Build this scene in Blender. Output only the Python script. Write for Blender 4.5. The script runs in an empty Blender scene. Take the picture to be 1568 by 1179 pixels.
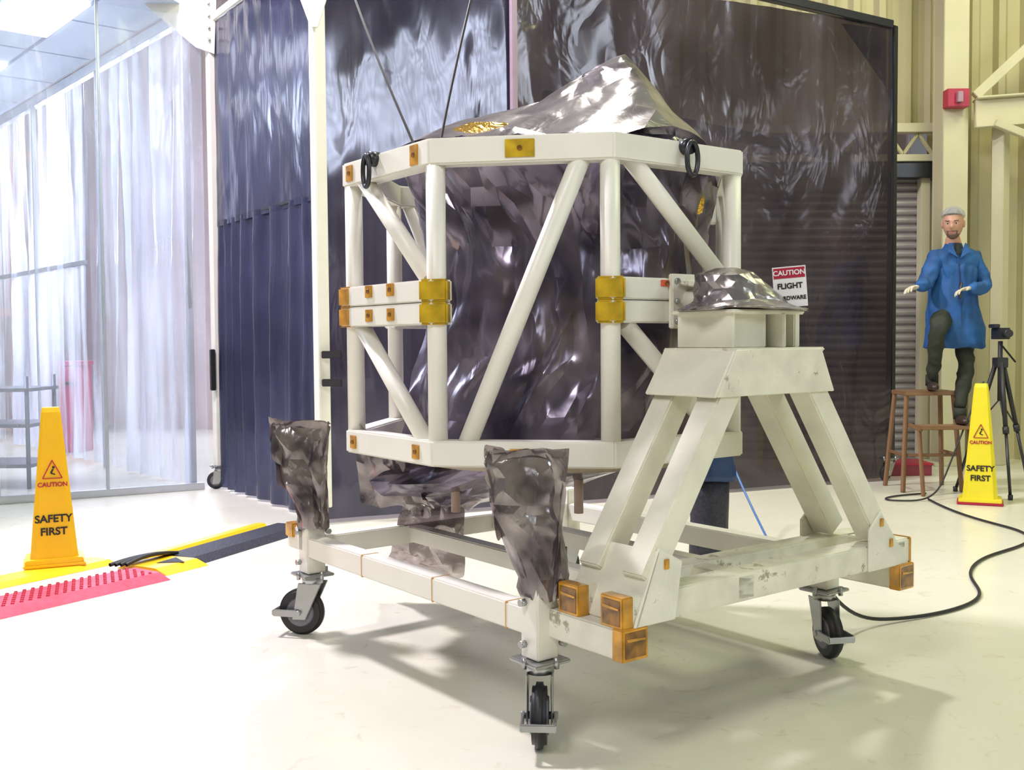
import bpy, bmesh, math, random
from mathutils import Vector, Matrix, noise, Euler
random.seed(4)
S=bpy.context.scene
COL=S.collection
V=Vector
# ------------------------------------------------------------------ materials
def newmat(name):
    m=bpy.data.materials.new(name); m.use_nodes=True
    nt=m.node_tree; b=nt.nodes['Principled BSDF']
    return m,nt,b
def mat(name,col,rough=.5,metal=0,var=.06,vscale=6,bump=0,bscale=40,emit=None,es=0,coat=0,chip=0):
    m,nt,b=newmat(name)
    tc=nt.nodes.new('ShaderNodeTexCoord')
    n=nt.nodes.new('ShaderNodeTexNoise'); n.inputs['Scale'].default_value=vscale; n.inputs['Detail'].default_value=5
    nt.links.new(tc.outputs['Object'],n.inputs['Vector'])
    r=nt.nodes.new('ShaderNodeValToRGB')
    r.color_ramp.elements[0].position=.3; r.color_ramp.elements[1].position=.7
    r.color_ramp.elements[0].color=[max(0,c*(1-var)) for c in col]+[1]
    r.color_ramp.elements[1].color=[min(1,c*(1+var)) for c in col]+[1]
    nt.links.new(n.outputs['Fac'],r.inputs['Fac'])
    last=r.outputs['Color']
    if chip:
        # worn / chipped paint spots
        n4=nt.nodes.new('ShaderNodeTexNoise'); n4.inputs['Scale'].default_value=chip; n4.inputs['Detail'].default_value=8; n4.inputs['Roughness'].default_value=.7
        nt.links.new(tc.outputs['Object'],n4.inputs['Vector'])
        r4=nt.nodes.new('ShaderNodeValToRGB'); r4.color_ramp.elements[0].position=.60; r4.color_ramp.elements[1].position=.66
        r4.color_ramp.elements[0].color=(1,1,1,1); r4.color_ramp.elements[1].color=(.45,.41,.35,1)
        nt.links.new(n4.outputs['Fac'],r4.inputs['Fac'])
        mx=nt.nodes.new('ShaderNodeMixRGB'); mx.blend_type='MULTIPLY'; mx.inputs[0].default_value=1
        nt.links.new(last,mx.inputs[1]); nt.links.new(r4.outputs['Color'],mx.inputs[2]); last=mx.outputs[0]
    nt.links.new(last,b.inputs['Base Color'])
    b.inputs['Roughness'].default_value=rough; b.inputs['Metallic'].default_value=metal
    b.inputs['Coat Weight'].default_value=coat
    if bump:
        n2=nt.nodes.new('ShaderNodeTexNoise'); n2.inputs['Scale'].default_value=bscale
        nt.links.new(tc.outputs['Object'],n2.inputs['Vector'])
        bp=nt.nodes.new('ShaderNodeBump'); bp.inputs['Strength'].default_value=bump; bp.inputs['Distance'].default_value=.01
        nt.links.new(n2.outputs['Fac'],bp.inputs['Height']); nt.links.new(bp.outputs['Normal'],b.inputs['Normal'])
    if emit:
        b.inputs['Emission Color'].default_value=list(emit)+[1]; b.inputs['Emission Strength'].default_value=es
    return m
def film(name,col,rough=.12,metal=.8,transp=0,tcol=(1,1,1),bump=.6,bscale=5,dist=.05,stretch=(1,1,1),col2=None,transl=0,streak=None,spec=.5,cs=1.3):
    m,nt,b=newmat(name)
    out=nt.nodes['Material Output']
    tc=nt.nodes.new('ShaderNodeTexCoord'); mp=nt.nodes.new('ShaderNodeMapping')
    mp.inputs['Scale'].default_value=stretch
    nt.links.new(tc.outputs['Object'],mp.inputs['Vector'])
    n=nt.nodes.new('ShaderNodeTexNoise'); n.inputs['Scale'].default_value=bscale; n.inputs['Detail'].default_value=3
    n.inputs['Distortion'].default_value=.8
    nt.links.new(mp.outputs['Vector'],n.inputs['Vector'])
    ab=nt.nodes.new('ShaderNodeMath'); ab.operation='SUBTRACT'; ab.inputs[1].default_value=.5
    ab2=nt.nodes.new('ShaderNodeMath'); ab2.operation='ABSOLUTE'
    nt.links.new(n.outputs['Fac'],ab.inputs[0]); nt.links.new(ab.outputs[0],ab2.inputs[0])
    v=nt.nodes.new('ShaderNodeTexVoronoi'); v.inputs['Scale'].default_value=bscale*1.7
    nt.links.new(mp.outputs['Vector'],v.inputs['Vector'])
    ad=nt.nodes.new('ShaderNodeMath'); ad.operation='MULTIPLY_ADD'; ad.inputs[1].default_value=.25
    nt.links.new(v.outputs['Distance'],ad.inputs[0]); nt.links.new(ab2.outputs[0],ad.inputs[2])
    bp=nt.nodes.new('ShaderNodeBump'); bp.inputs['Strength'].default_value=bump; bp.inputs['Distance'].default_value=dist
    nt.links.new(ad.outputs[0],bp.inputs['Height']); nt.links.new(bp.outputs['Normal'],b.inputs['Normal'])
    n3=nt.nodes.new('ShaderNodeTexNoise'); n3.inputs['Scale'].default_value=cs
    nt.links.new(tc.outputs['Object'],n3.inputs['Vector'])
    r=nt.nodes.new('ShaderNodeValToRGB'); r.color_ramp.elements[0].position=.35; r.color_ramp.elements[1].position=.65
    r.color_ramp.elements[0].color=list(col)+[1]; r.color_ramp.elements[1].color=list(col2 or [c*1.5 for c in col])+[1]
    nt.links.new(n3.outputs['Fac'],r.inputs['Fac']); nt.links.new(r.outputs['Color'],b.inputs['Base Color'])
    b.inputs['Roughness'].default_value=rough; b.inputs['Metallic'].default_value=metal; b.inputs['Specular IOR Level'].default_value=spec
    last=b.outputs[0]
    if transl:
        tl=nt.nodes.new('ShaderNodeBsdfTranslucent'); tl.inputs['Color'].default_value=list(tcol)+[1]
        mx=nt.nodes.new('ShaderNodeMixShader'); mx.inputs[0].default_value=transl
        nt.links.new(last,mx.inputs[1]); nt.links.new(tl.outputs[0],mx.inputs[2]); last=mx.outputs[0]
    if transp:
        tr=nt.nodes.new('ShaderNodeBsdfTransparent'); tr.inputs['Color'].default_value=list(tcol)+[1]
        mx=nt.nodes.new('ShaderNodeMixShader'); mx.inputs[0].default_value=transp
        if streak:
            # sheet thickness / fold overlap streaks that run down the vinyl
            m2=nt.nodes.new('ShaderNodeMapping'); m2.inputs['Scale'].default_value=(1,1,.04)
            n4=nt.nodes.new('ShaderNodeTexNoise'); n4.inputs['Scale'].default_value=streak[2]; n4.inputs['Detail'].default_value=4
            nt.links.new(tc.outputs['Object'],m2.inputs['Vector']); nt.links.new(m2.outputs['Vector'],n4.inputs['Vector'])
            mr=nt.nodes.new('ShaderNodeMapRange'); mr.inputs['From Min'].default_value=.40; mr.inputs['From Max'].default_value=.58
            mr.inputs['To Min'].default_value=streak[0]; mr.inputs['To Max'].default_value=streak[1]
            nt.links.new(n4.outputs['Fac'],mr.inputs['Value']); nt.links.new(mr.outputs[0],mx.inputs[0])
        nt.links.new(last,mx.inputs[1]); nt.links.new(tr.outputs[0],mx.inputs[2]); last=mx.outputs[0]
    nt.links.new(last,out.inputs['Surface'])
    return m
WHITE=mat('white_paint',(.82,.80,.73),.38,0,.04,5,.05)
WHITEB=mat('white_scuffed',(.79,.77,.68),.45,0,.10,9,.08,chip=9)
STAND=mat('cream_paint',(.79,.77,.65),.42,0,.09,8,.08)
STANDB=mat('cream_paint_worn',(.78,.76,.64),.45,0,.12,9,.1,chip=14)
TAPE=mat('amber_tape',(.55,.26,.015),.22,.1,.45,16,coat=.6)
TAPEG=mat('gold_tape',(.55,.36,.02),.2,.1,.35,14,coat=.6)
DKAMBER=mat('tape_dark',(.22,.095,.012),.25,.2,.8,22,coat=.6)  # dark tone of screws; also paints shade in the open tube mouths
BLACK=mat('black_rubber',(.02,.02,.024),.5)
DARKM=mat('dark_metal',(.05,.05,.06),.35,.6)
STEEL=mat('steel',(.42,.43,.44),.34,.9,.1)
YEL=mat('yellow_plastic',(.85,.50,.01),.35,0,.04)
YEL2=mat('yellow_plastic_r',(.80,.68,.03),.35,0,.04)
RED=mat('red_paint',(.42,.015,.05),.4)
PINK=mat('red_mat',(.66,.06,.11),.5,0,.25,25)
RAMP=mat('black_tread',(.02,.02,.035),.6,0,.5,60,.4,80)
INK=mat('black_ink',(.01,.01,.01),.5)
SIGNW=mat('sign_white',(.85,.85,.85),.4)
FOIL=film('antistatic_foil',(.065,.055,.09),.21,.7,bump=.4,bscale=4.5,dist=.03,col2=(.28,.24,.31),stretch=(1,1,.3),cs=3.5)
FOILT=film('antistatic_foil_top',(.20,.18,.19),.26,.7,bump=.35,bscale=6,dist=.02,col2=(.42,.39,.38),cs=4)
FOILB=film('antistatic_foil_bag',(.12,.10,.115),.22,.7,bump=.45,bscale=12,dist=.02,col2=(.38,.34,.34),cs=8,stretch=(1,1,.5),transp=.15,tcol=(.6,.5,.5))
GOLD=film('gold_kapton',(.6,.36,.05),.2,.8,bump=.6,bscale=14,dist=.03)
CURTS=film('dark_curtain_side',(.020,.022,.055),.18,.35,transp=.05,tcol=(.5,.5,.9),bump=.35,bscale=5,dist=.03,stretch=(1,1,.2),col2=(.05,.052,.115),spec=.9)
CURT=film('dark_curtain_blue',(.026,.024,.050),.09,.35,transp=.07,tcol=(.5,.45,.7),bump=.12,bscale=3,dist=.03,stretch=(1,1,.3),col2=(.075,.068,.115),spec=1)
CURTR=film('dark_curtain_violet',(.028,.022,.034),.18,.35,transp=.09,tcol=(.6,.5,.5),bump=.4,bscale=2.6,dist=.06,stretch=(1,1,.6),col2=(.085,.070,.088),spec=1)
CLEAR=film('clear_vinyl',(.72,.78,.94),.06,0,transp=.6,tcol=(.93,.95,1),bump=.5,bscale=2,dist=.08,stretch=(1,1,.15),transl=.35,streak=(.15,.93,4.0))
CLEARF=film('clear_vinyl_front',(.80,.84,.97),.05,0,transp=.88,tcol=(.95,.96,1),bump=.3,bscale=1.5,dist=.05,stretch=(1,1,.15),transl=.3,streak=(.74,.97,2.2))
WALLC=mat('cream_wall_paint',(.52,.47,.28),.55,0,.06,2)
COLM=mat('cream_column_paint',(.60,.56,.38),.5,0,.05,2)
WALLW=mat('pale_wall_paint',(.70,.58,.60),.6,0,.10,1)
DOORM=mat('grey_roll_door',(.34,.31,.34),.4,.3,.1,3)
# ------------------------------------------------------------------ helpers
def group(name,loc=(0,0,0)):
    e=bpy.data.objects.new(name,None); e.location=loc; e.empty_display_size=.1
    COL.objects.link(e); return e
def link(me,name,parent=None,m=None,M=None,smooth=False):
    ob=bpy.data.objects.new(name,me); COL.objects.link(ob)
    if m is not None and len(me.materials)==0: me.materials.append(m)
    if M is not None: ob.matrix_world=M
    if parent is not None:
        ob.parent=parent; ob.matrix_parent_inverse=Matrix.Translation(-V(parent.location))
    if smooth:
        for p in me.polygons: p.use_smooth=True
    return ob
def frame(p0,p1,up=(0,0,1)):
    p0=V(p0);p1=V(p1);z=(p1-p0).normalized();u=V(up)
    if abs(z.dot(u))>.98: u=V((math.cos(AU),math.sin(AU),0))
    x=u.cross(z).normalized(); y=z.cross(x)
    M=Matrix((x,y,z)).transposed().to_4x4(); M.translation=(p0+p1)/2
    return M,(p1-p0).length
AU=math.radians(37.5)
def beam(name,p0,p1,w,h,m,parent,up=(0,0,1),bev=.005,seg=2):
    M,L=frame(p0,p1,up)
    bm=bmesh.new(); bmesh.ops.create_cube(bm,size=1)
    bmesh.ops.scale(bm,vec=(w,h,L),verts=bm.verts)
    if bev: bmesh.ops.bevel(bm,geom=bm.edges[:],offset=min(bev,w*.3,h*.3,L*.3),segments=seg,affect='EDGES')
    me=bpy.data.meshes.new(name); bm.to_mesh(me); bm.free()
    return link(me,name,parent,m,M)
def tube(name,p0,p1,r,m,parent,r2=None,seg=24,bev=0):
    M,L=frame(p0,p1)
    bm=bmesh.new(); bmesh.ops.create_cone(bm,cap_ends=True,segments=seg,radius1=r,radius2=r if r2 is None else r2,depth=L)
    if bev:
        ed=[e for e in bm.edges if abs(e.verts[0].co.z-e.verts[1].co.z)<1e-6]
        bmesh.ops.bevel(bm,geom=ed,offset=bev,segments=3,affect='EDGES')
    for f in bm.faces: f.smooth=len(f.verts)==4
    me=bpy.data.meshes.new(name); bm.to_mesh(me); bm.free()
    return link(me,name,parent,m,M)
def polyplate(name,pts,thick,m,parent,bev=.003):
    pts=[V(p) for p in pts]; c=sum(pts,V())/len(pts)
    nrm=V((0,0,0))
    for i in range(len(pts)):
        nrm+=(pts[i]-c).cross(pts[(i+1)%len(pts)]-c)
    nrm.normalize()
    bm=bmesh.new()
    a=[bm.verts.new(p-c-nrm*thick/2) for p in pts]; b=[bm.verts.new(p-c+nrm*thick/2) for p in pts]
    bm.faces.new(a[::-1]); bm.faces.new(b)
    k=len(pts)
    for i in range(k): bm.faces.new((a[i],a[(i+1)%k],b[(i+1)%k],b[i]))
    bmesh.ops.recalc_face_normals(bm,faces=bm.faces[:])
    if bev: bmesh.ops.bevel(bm,geom=bm.edges[:],offset=bev,segments=1,affect='EDGES')
    me=bpy.data.meshes.new(name); bm.to_mesh(me); bm.free()
    return link(me,name,parent,m,Matrix.Translation(c))
def wire(name,pts,r,m,parent=None,cyc=False):
    cu=bpy.data.curves.new(name,'CURVE'); cu.dimensions='3D'; cu.bevel_depth=r; cu.bevel_resolution=3; cu.resolution_u=8
    c=V(pts[0])
    sp=cu.splines.new('NURBS'); sp.points.add(len(pts)-1)
    for i,p in enumerate(pts): sp.points[i].co=list(V(p)-c)+[1]
    sp.order_u=min(4,len(pts)); sp.use_endpoint_u=not cyc; sp.use_cyclic_u=cyc
    cu.materials.append(m)
    ob=bpy.data.objects.new(name,cu); COL.objects.link(ob); ob.location=c
    if parent is not None:
        ob.parent=parent; ob.matrix_parent_inverse=Matrix.Translation(-V(parent.location))
    return ob
def text(name,s,size,M,m,parent,ext=.001,bold=0):
    cu=bpy.data.curves.new(name,'FONT'); cu.body=s; cu.size=size; cu.extrude=ext; cu.offset=bold; cu.align_x='CENTER'; cu.align_y='CENTER'
    tmp=bpy.data.objects.new('tmp',cu); COL.objects.link(tmp)
    dg=bpy.context.evaluated_depsgraph_get()
    me=bpy.data.meshes.new_from_object(tmp.evaluated_get(dg)); bpy.data.objects.remove(tmp)
    me.materials.clear()
    return link(me,name,parent,m,M)
def nz(x,y,z,s=1,o=0): return noise.noise(V((x*s+o,y*s+o*1.7,z*s-o)))
def rid(x,y,z,s,o=0): return 1-2*abs(nz(x,y,z,s,o))
def crinkle(ob,seed,frac=.4,lv=2,ang=14):
    # folded film: soft subdivision with a random set of sharp creases
    me=ob.data; rnd=random.Random(seed)
    at=me.attributes.new('crease_edge','FLOAT','EDGE')
    vals=[(1.0 if rnd.random()<frac else 0) for _ in me.edges]
    at.data.foreach_set('value',vals)
    s=ob.modifiers.new('fold','SUBSURF'); s.levels=lv; s.render_levels=lv
    dg=bpy.context.evaluated_depsgraph_get()
    m2=bpy.data.meshes.new_from_object(ob.evaluated_get(dg))
    mats=list(me.materials)
    ob.modifiers.clear(); ob.data=m2
    if not len(m2.materials):
        for mm in mats: m2.materials.append(mm)
    for p in m2.polygons: p.use_smooth=True
    m2.set_sharp_from_angle(angle=math.radians(ang))
    return ob
def loft(name,rings,m,parent,n=64,amp=.02,freq=5,seed=0,cap=True,power=2.0,flat=False,sub=1,vert=.5,jit=0,frac=.6,ang=14):
    R=[]
    K=(len(rings)-1)*sub
    for i in range(K+1):
        t=i/sub; a=min(int(t),len(rings)-2); f=t-a
        R.append([rings[a][k]*(1-f)+rings[a+1][k]*f for k in range(6)])
    c=V((R[0][1],R[0][2],R[0][0]))
    rnd=random.Random(seed+77)
    bm=bmesh.new(); rows=[]
    for ri,(z,cx,cy,rx,ry,ro) in enumerate(R):
        row=[]
        for j in range(n):
            th=2*math.pi*(j+(.5 if ri%2 and flat else 0)+jit*rnd.uniform(-1,1))/n
            cs,sn=math.cos(th),math.sin(th)
            k=(abs(cs)**power+abs(sn)**power)**(-1/power)
            x,y=rx*k*cs,ry*k*sn
            X=cx+x*math.cos(ro)-y*math.sin(ro); Y=cy+x*math.sin(ro)+y*math.cos(ro)
            d=rid(X,Y,z*vert,freq,seed)*amp+rid(X,Y,z*vert,freq*2.3,seed+9)*amp*.45
            if flat: d+=rnd.uniform(-.4,.4)*amp
            rr=math.hypot(x,y)+1e-6
            f=1+d/rr if rr>amp*2 else 1
            X=cx+(X-cx)*f; Y=cy+(Y-cy)*f
            zz=z+nz(X,Y,z,freq,seed+3)*amp*.8
            row.append(bm.verts.new((X-c.x,Y-c.y,zz-c.z)))
        rows.append(row)
    for i in range(len(rows)-1):
        for j in range(n):
            q=(rows[i][j],rows[i][(j+1)%n],rows[i+1][(j+1)%n],rows[i+1][j])
            if flat:
                if i%2==0: bm.faces.new((q[0],q[1],q[3])); bm.faces.new((q[1],q[2],q[3]))
                else: bm.faces.new((q[0],q[1],q[2])); bm.faces.new((q[0],q[2],q[3]))
            else: bm.faces.new(q)
    if cap:
        bm.faces.new(rows[0][::-1]); bm.faces.new(rows[-1])
    bmesh.ops.recalc_face_normals(bm,faces=bm.faces[:])
    me=bpy.data.meshes.new(name); bm.to_mesh(me); bm.free()
    ob=link(me,name,parent,m,Matrix.Translation(c),smooth=not flat)
    if flat: crinkle(ob,seed,frac,2,ang)
    return ob
def sheet(name,tl,tr,bl,br,m,parent,nx=8,nz_=12,amp=.015,seed=0,taper=None):
    # thin hanging sheet between four corners
    tl,tr,bl,br=map(V,(tl,tr,bl,br)); c=tl.copy(); rnd=random.Random(seed)
    nn=((tr-tl).cross(bl-tl)).normalized()
    bm=bmesh.new(); rows=[]
    for i in range(nz_+1):
        t=i/nz_; row=[]
        for j in range(nx+1):
            s=j/nx
            p=(tl*(1-s)+tr*s)*(1-t)+(bl*(1-s)+br*s)*t
            e=.3 if (i==0) else 1
            p=p+nn*(amp*2*rid(p.x,p.y,p.z*.4,9,seed)+rnd.uniform(-amp,amp)*.5)*e+(tr-tl).normalized()*rnd.uniform(-amp,amp)*.8+V((0,0,rnd.uniform(-amp,amp)))*e
            row.append(bm.verts.new(p-c))
        rows.append(row)
    for i in range(nz_):
        for j in range(nx):
            q=(rows[i][j],rows[i][j+1],rows[i+1][j+1],rows[i+1][j])
            if rnd.random()<.5: bm.faces.new((q[0],q[1],q[3])); bm.faces.new((q[1],q[2],q[3]))
            else: bm.faces.new((q[0],q[1],q[2])); bm.faces.new((q[0],q[2],q[3]))
    me=bpy.data.meshes.new(name); bm.to_mesh(me); bm.free()
    ob=link(me,name,parent,m,Matrix.Translation(c)); crinkle(ob,seed,.4,2,18); return ob
def curtain(name,pA,pB,z0,z1,m,parent,amp=.04,wl=.3,crum=.02,seed=0,nx=None,nzz=60,diag=0,cf=3.2,vf=.14):
    A=V((pA[0],pA[1],0));B=V((pB[0],pB[1],0));L=(B-A).length;d=(B-A)/L;nr=V((d.y,-d.x,0))
    nx=nx or int(L/.03)
    bm=bmesh.new(); rows=[]
    for i in range(nzz+1):
        t=i/nzz; z=z0+(z1-z0)*t; row=[]
        for j in range(nx+1):
            s=L*j/nx
            ph=2*math.pi*s/wl+7.0*nz(s,z*.18,0,.9,seed)
            a_=amp*(.6+.8*nz(s,z*.3,0,1.3,seed+2))
            w=.5+.5*nz(s,z,0,.7,seed+12)
            o=a_*math.sin(ph)*(1-.35*t)+crum*(rid(s+z*diag*.15,z*vf,0,cf,seed+4)+.5*w*rid(s+diag*z,z*.35,0,cf*1.6,seed+6)+.3*rid(s-.6*z,z*.5,0,cf*1.1,seed+8))
            row.append(bm.verts.new(A+d*s+nr*o+V((0,0,z))-A))
        rows.append(row)
    for i in range(nzz):
        for j in range(nx): bm.faces.new((rows[i][j],rows[i][j+1],rows[i+1][j+1],rows[i+1][j]))
    me=bpy.data.meshes.new(name); bm.to_mesh(me); bm.free()
    return link(me,name,parent,m,Matrix.Translation(A),smooth=True)
def boxc(name,c,size,m,parent,rz=0,bev=.004,rx=0):
    bm=bmesh.new(); bmesh.ops.create_cube(bm,size=1); bmesh.ops.scale(bm,vec=size,verts=bm.verts)
    if bev: bmesh.ops.bevel(bm,geom=bm.edges[:],offset=min(bev,min(size)*.3),segments=2,affect='EDGES')
    me=bpy.data.meshes.new(name); bm.to_mesh(me); bm.free()
    return link(me,name,parent,m,Matrix.Translation(V(c))@Matrix.Rotation(rz,4,'Z')@Matrix.Rotation(rx,4,'X'))
# ------------------------------------------------------------------ floor / shell
def floor():
    m,nt,b=newmat('floor_epoxy')
    tc=nt.nodes.new('ShaderNodeTexCoord')
    n=nt.nodes.new('ShaderNodeTexNoise'); n.inputs['Scale'].default_value=1.2; n.inputs['Detail'].default_value=8
    n2=nt.nodes.new('ShaderNodeTexNoise'); n2.inputs['Scale'].default_value=9; n2.inputs['Detail'].default_value=8; n2.inputs['Distortion'].default_value=1.5
    nt.links.new(tc.outputs['Object'],n.inputs['Vector']); nt.links.new(tc.outputs['Object'],n2.inputs['Vector'])
    r=nt.nodes.new('ShaderNodeValToRGB'); r.color_ramp.elements[0].position=.3; r.color_ramp.elements[1].position=.7
    r.color_ramp.elements[0].color=(.68,.66,.54,1); r.color_ramp.elements[1].color=(.76,.74,.63,1)
    nt.links.new(n.outputs['Fac'],r.inputs['Fac'])
    r2=nt.nodes.new('ShaderNodeValToRGB'); r2.color_ramp.elements[0].position=.28; r2.color_ramp.elements[1].position=.38
    r2.color_ramp.elements[0].color=(.88,.86,.82,1); r2.color_ramp.elements[1].color=(1,1,1,1)
    nt.links.new(n2.outputs['Fac'],r2.inputs['Fac'])
    mx=nt.nodes.new('ShaderNodeMixRGB'); mx.blend_type='MULTIPLY'; mx.inputs[0].default_value=1
    nt.links.new(r.outputs['Color'],mx.inputs[1]); nt.links.new(r2.outputs['Color'],mx.inputs[2])
    nt.links.new(mx.outputs[0],b.inputs['Base Color'])
    b.inputs['Roughness'].default_value=.25; b.inputs['Specular IOR Level'].default_value=.5
    bm=bmesh.new(); bmesh.ops.create_cube(bm,size=1); bmesh.ops.scale(bm,vec=(40,36,.1),verts=bm.verts)
    me=bpy.data.meshes.new('floor'); bm.to_mesh(me); bm.free()
    link(me,'floor',None,m,Matrix.Translation((3,5,-.05)))
floor()
def corrug(name,p0,p1,z0,z1,pitch,dep,m,parent=None,horiz=False):
    A=V((p0[0],p0[1],0));B=V((p1[0],p1[1],0));L=(B-A).length;d=(B-A)/L;nr=V((d.y,-d.x,0))
    prof=[(0,0),(.45,0),(.6,1),(.85,1),(1,0)]
    bm=bmesh.new()
    if not horiz:
        xs=[];k=0
        while k*pitch<L:
            for a,o in prof[:-1]:
                s=k*pitch+a*pitch
                if s<L: xs.append((s,o))
            k+=1
        xs.append((L,0))
        r0=[bm.verts.new(d*s+nr*(o*dep)+V((0,0,z0))) for s,o in xs]
        r1=[bm.verts.new(d*s+nr*(o*dep)+V((0,0,z1))) for s,o in xs]
    else:
        zs=[];k=0
        while z0+k*pitch<z1:
            for a,o in [(0,0),(.25,.8),(.5,1),(.75,.8)]:
                zs.append((min(z1,z0+(k+a)*pitch),o))
            k+=1
        r0=[bm.verts.new(nr*(o*dep)+V((0,0,z))) for z,o in zs]
        r1=[bm.verts.new(d*L+nr*(o*dep)+V((0,0,z))) for z,o in zs]
    for i in range(len(r0)-1): bm.faces.new((r0[i],r0[i+1],r1[i+1],r1[i]))
    me=bpy.data.meshes.new(name); bm.to_mesh(me); bm.free()
    return link(me,name,parent,m,Matrix.Translation(A))
corrug('wall_back',(-14,19.5),(4.25,11.2),0,9,.28,.05,WALLW)
corrug('wall_right',(4.25,10.75),(12.9,10.0),0,9,.26,.06,WALLC)
corrug('wall_back_upper',(1.5,10.75),(4.3,10.75),3.35,9,.26,.06,WALLC)
d1=group('door_1',(3.3,10.7,0))
corrug('roll_up_slats',(2.2,10.7),(4.15,10.7),.02,2.85,.085,.03,DOORM,d1,True)
boxc('roll_housing',(3.3,10.62,2.92),(2.3,.25,.14),DARKM,d1)
boxc('guide_rail',(4.17,10.62,1.45),(.09,.12,2.85),COLM,d1)
g=group('trim_1',(3.3,10.6,3.2))
boxc('lintel_bottom',(3.3,10.6,3.05),(2.4,.12,.07),COLM,g)
boxc('lintel_top',(3.3,10.6,3.35),(2.4,.12,.09),COLM,g)
for i in range(14):
    x=2.3+i*.15; a=3.09 if i%2 else 3.3; b_=3.3 if i%2 else 3.09
    beam('web_%d'%i,(x,10.6,a),(x+.15,10.6,b_),.04,.03,WALLC,g)
c=group('steel_column',(4.3,10.3,0))
boxc('column_web',(4.3,10.3,4.2),(.05,.22,8.4),COLM,c)
boxc('column_flange_front',(4.3,10.18,4.2),(.24,.025,8.4),COLM,c)
boxc('column_flange_back',(4.3,10.42,4.2),(.24,.025,8.4),COLM,c)
boxc('column_base',(4.3,10.3,.015),(.4,.4,.03),COLM,c)
g=group('steel_cross_beam',(6,9.9,3.4))
beam('beam_body',(4.45,10.1,3.38),(8.6,9.3,3.5),.08,.26,COLM,g)
beam('beam_flange',(4.45,10.1,3.52),(8.6,9.3,3.64),.22,.02,COLM,g)
beam('brace_up',(4.45,10.1,3.55),(6.6,9.8,5.6),.09,.09,COLM,g)
beam('brace_down',(4.6,10.0,3.28),(6.6,9.8,2.4),.07,.07,COLM,g)
beam('brace_post',(4.75,10.2,0),(4.75,10.2,3.3),.12,.12,COLM,g)
g=group('fire_alarm_box',(4.27,10.1,3.52))
boxc('alarm_body',(4.27,10.1,3.53),(.21,.12,.17),RED,g)
boxc('alarm_strobe',(4.27,10.02,3.53),(.05,.05,.10),mat('strobe_lens',(.35,.2,.25),.3),g)
boxc('wall_front',(6,-12.1,5.4),(40,.2,11),WALLC,None,bev=0)
boxc('wall_east',(13,-1,5.2),(.2,22,10.6),mat('dim_wall_paint',(.30,.27,.18),.6,0,.06,2),None,bev=0)
WIN=mat('window_daylight',(.9,.95,1),.3,emit=(.80,.91,1),es=20)
HLPANE=mat('window_daylight_dim',(.9,.95,1),.3,emit=(.85,.9,1),es=5)  # weaker glow of the pane added for a curtain highlight
FRM=mat('window_frame',(.2,.2,.22),.5)
k=1
# clerestory rows high on the east wall and the wall behind the photographer
for i in range(7):
    y=-11.0+i*1.25
    w=group('window_%d'%k,(12.85,y,7.6)); k+=1
    for r_,z in enumerate((6.4,7.2,8.0,8.8)):
        boxc('pane_%d'%r_,(12.87,y,z),(.02,.82,.5),WIN,w,bev=0)
        boxc('sill_%d'%r_,(12.85,y,z-.33),(.08,.95,.05),FRM,w,bev=0)
for x in (9.0,10.4,11.8):
    w=group('window_%d'%k,(x,-11.9,7.6)); k+=1
    for r_,z in enumerate((7.2,8.0,8.8)):
        boxc('pane_%d'%r_,(x,-11.96,z),(.82,.02,.5),WIN,w,bev=0)
        boxc('sill_%d'%r_,(x,-11.93,z-.33),(.95,.08,.05),FRM,w,bev=0)
w=group('window_%d'%k,(12.85,3.0,5.0)); k+=1  # unseen glowing pane, added to put a highlight on the right curtain
boxc('pane',(12.87,3.0,5.0),(.02,1.1,.9),HLPANE,w,bev=0)
boxc('sill',(12.85,3.0,4.5),(.08,1.2,.06),FRM,w,bev=0)
# ------------------------------------------------------------------ dark tent
PA=V((-1.28,7.2,0));PB=V((3.3,9.15,0));PC=V((-2.52,9.0,0)); TH=3.95
tent=group('dark_curtain_tent',(0,8,0))
dF=(PB-PA).normalized(); dL=(PA-PC).normalized()
mid=PA+(PB-PA)*.28
curtain('front_curtain_left',PA,mid,.03,TH+.3,CURT,tent,amp=.003,wl=.42,crum=.008,seed=3,diag=.3,cf=2.6)
curtain('front_curtain_right',mid+dF*.01,PB,.03,TH,CURTR,tent,amp=.004,wl=.8,crum=.022,seed=11,diag=-.5,cf=1.9,vf=.3)
hz=2.28
curtain('side_curtain_lower',PC+dL*.06,PA,.02,hz,CURTS,tent,amp=.04,wl=.23,crum=.015,seed=21)
curtain('side_curtain_upper',PC+dL*.06,PA,hz-.04,TH,CURTS,tent,amp=.004,wl=.5,crum=.016,seed=31,diag=.4)
beam('side_hem_bar',PC+V((0,0,hz)),PA+V((0,0,hz)),.03,.03,DARKM,tent)
beam('side_top_rail',PC+V((0,0,TH+.04)),PA+V((0,0,TH+.04)),.07,.07,WHITE,tent)
beam('front_top_rail',PA+V((0,0,TH+.34)),PB+V((0,0,TH+.0)),.07,.07,DARKM,tent)
beam('corner_post',PA+V((-.02,-.05,.12)),PA+V((-.02,-.05,TH+.1)),.085,.085,WHITE,tent)
beam('back_post',PC+V((0,-.04,.2)),PC+V((0,-.04,TH+.1)),.085,.085,WHITE,tent)
pm=PA+(PB-PA)*.286+V((.0,-.06,0))
beam('mid_post',pm+V((0,0,.1)),pm+V((0,0,TH+.2)),.045,.045,mat('mid_post_paint',(.34,.26,.33),.4),tent)
beam('right_post',PB+V((.03,.03,.12)),PB+V((.03,.03,TH)),.06,.06,DARKM,tent)
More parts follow.
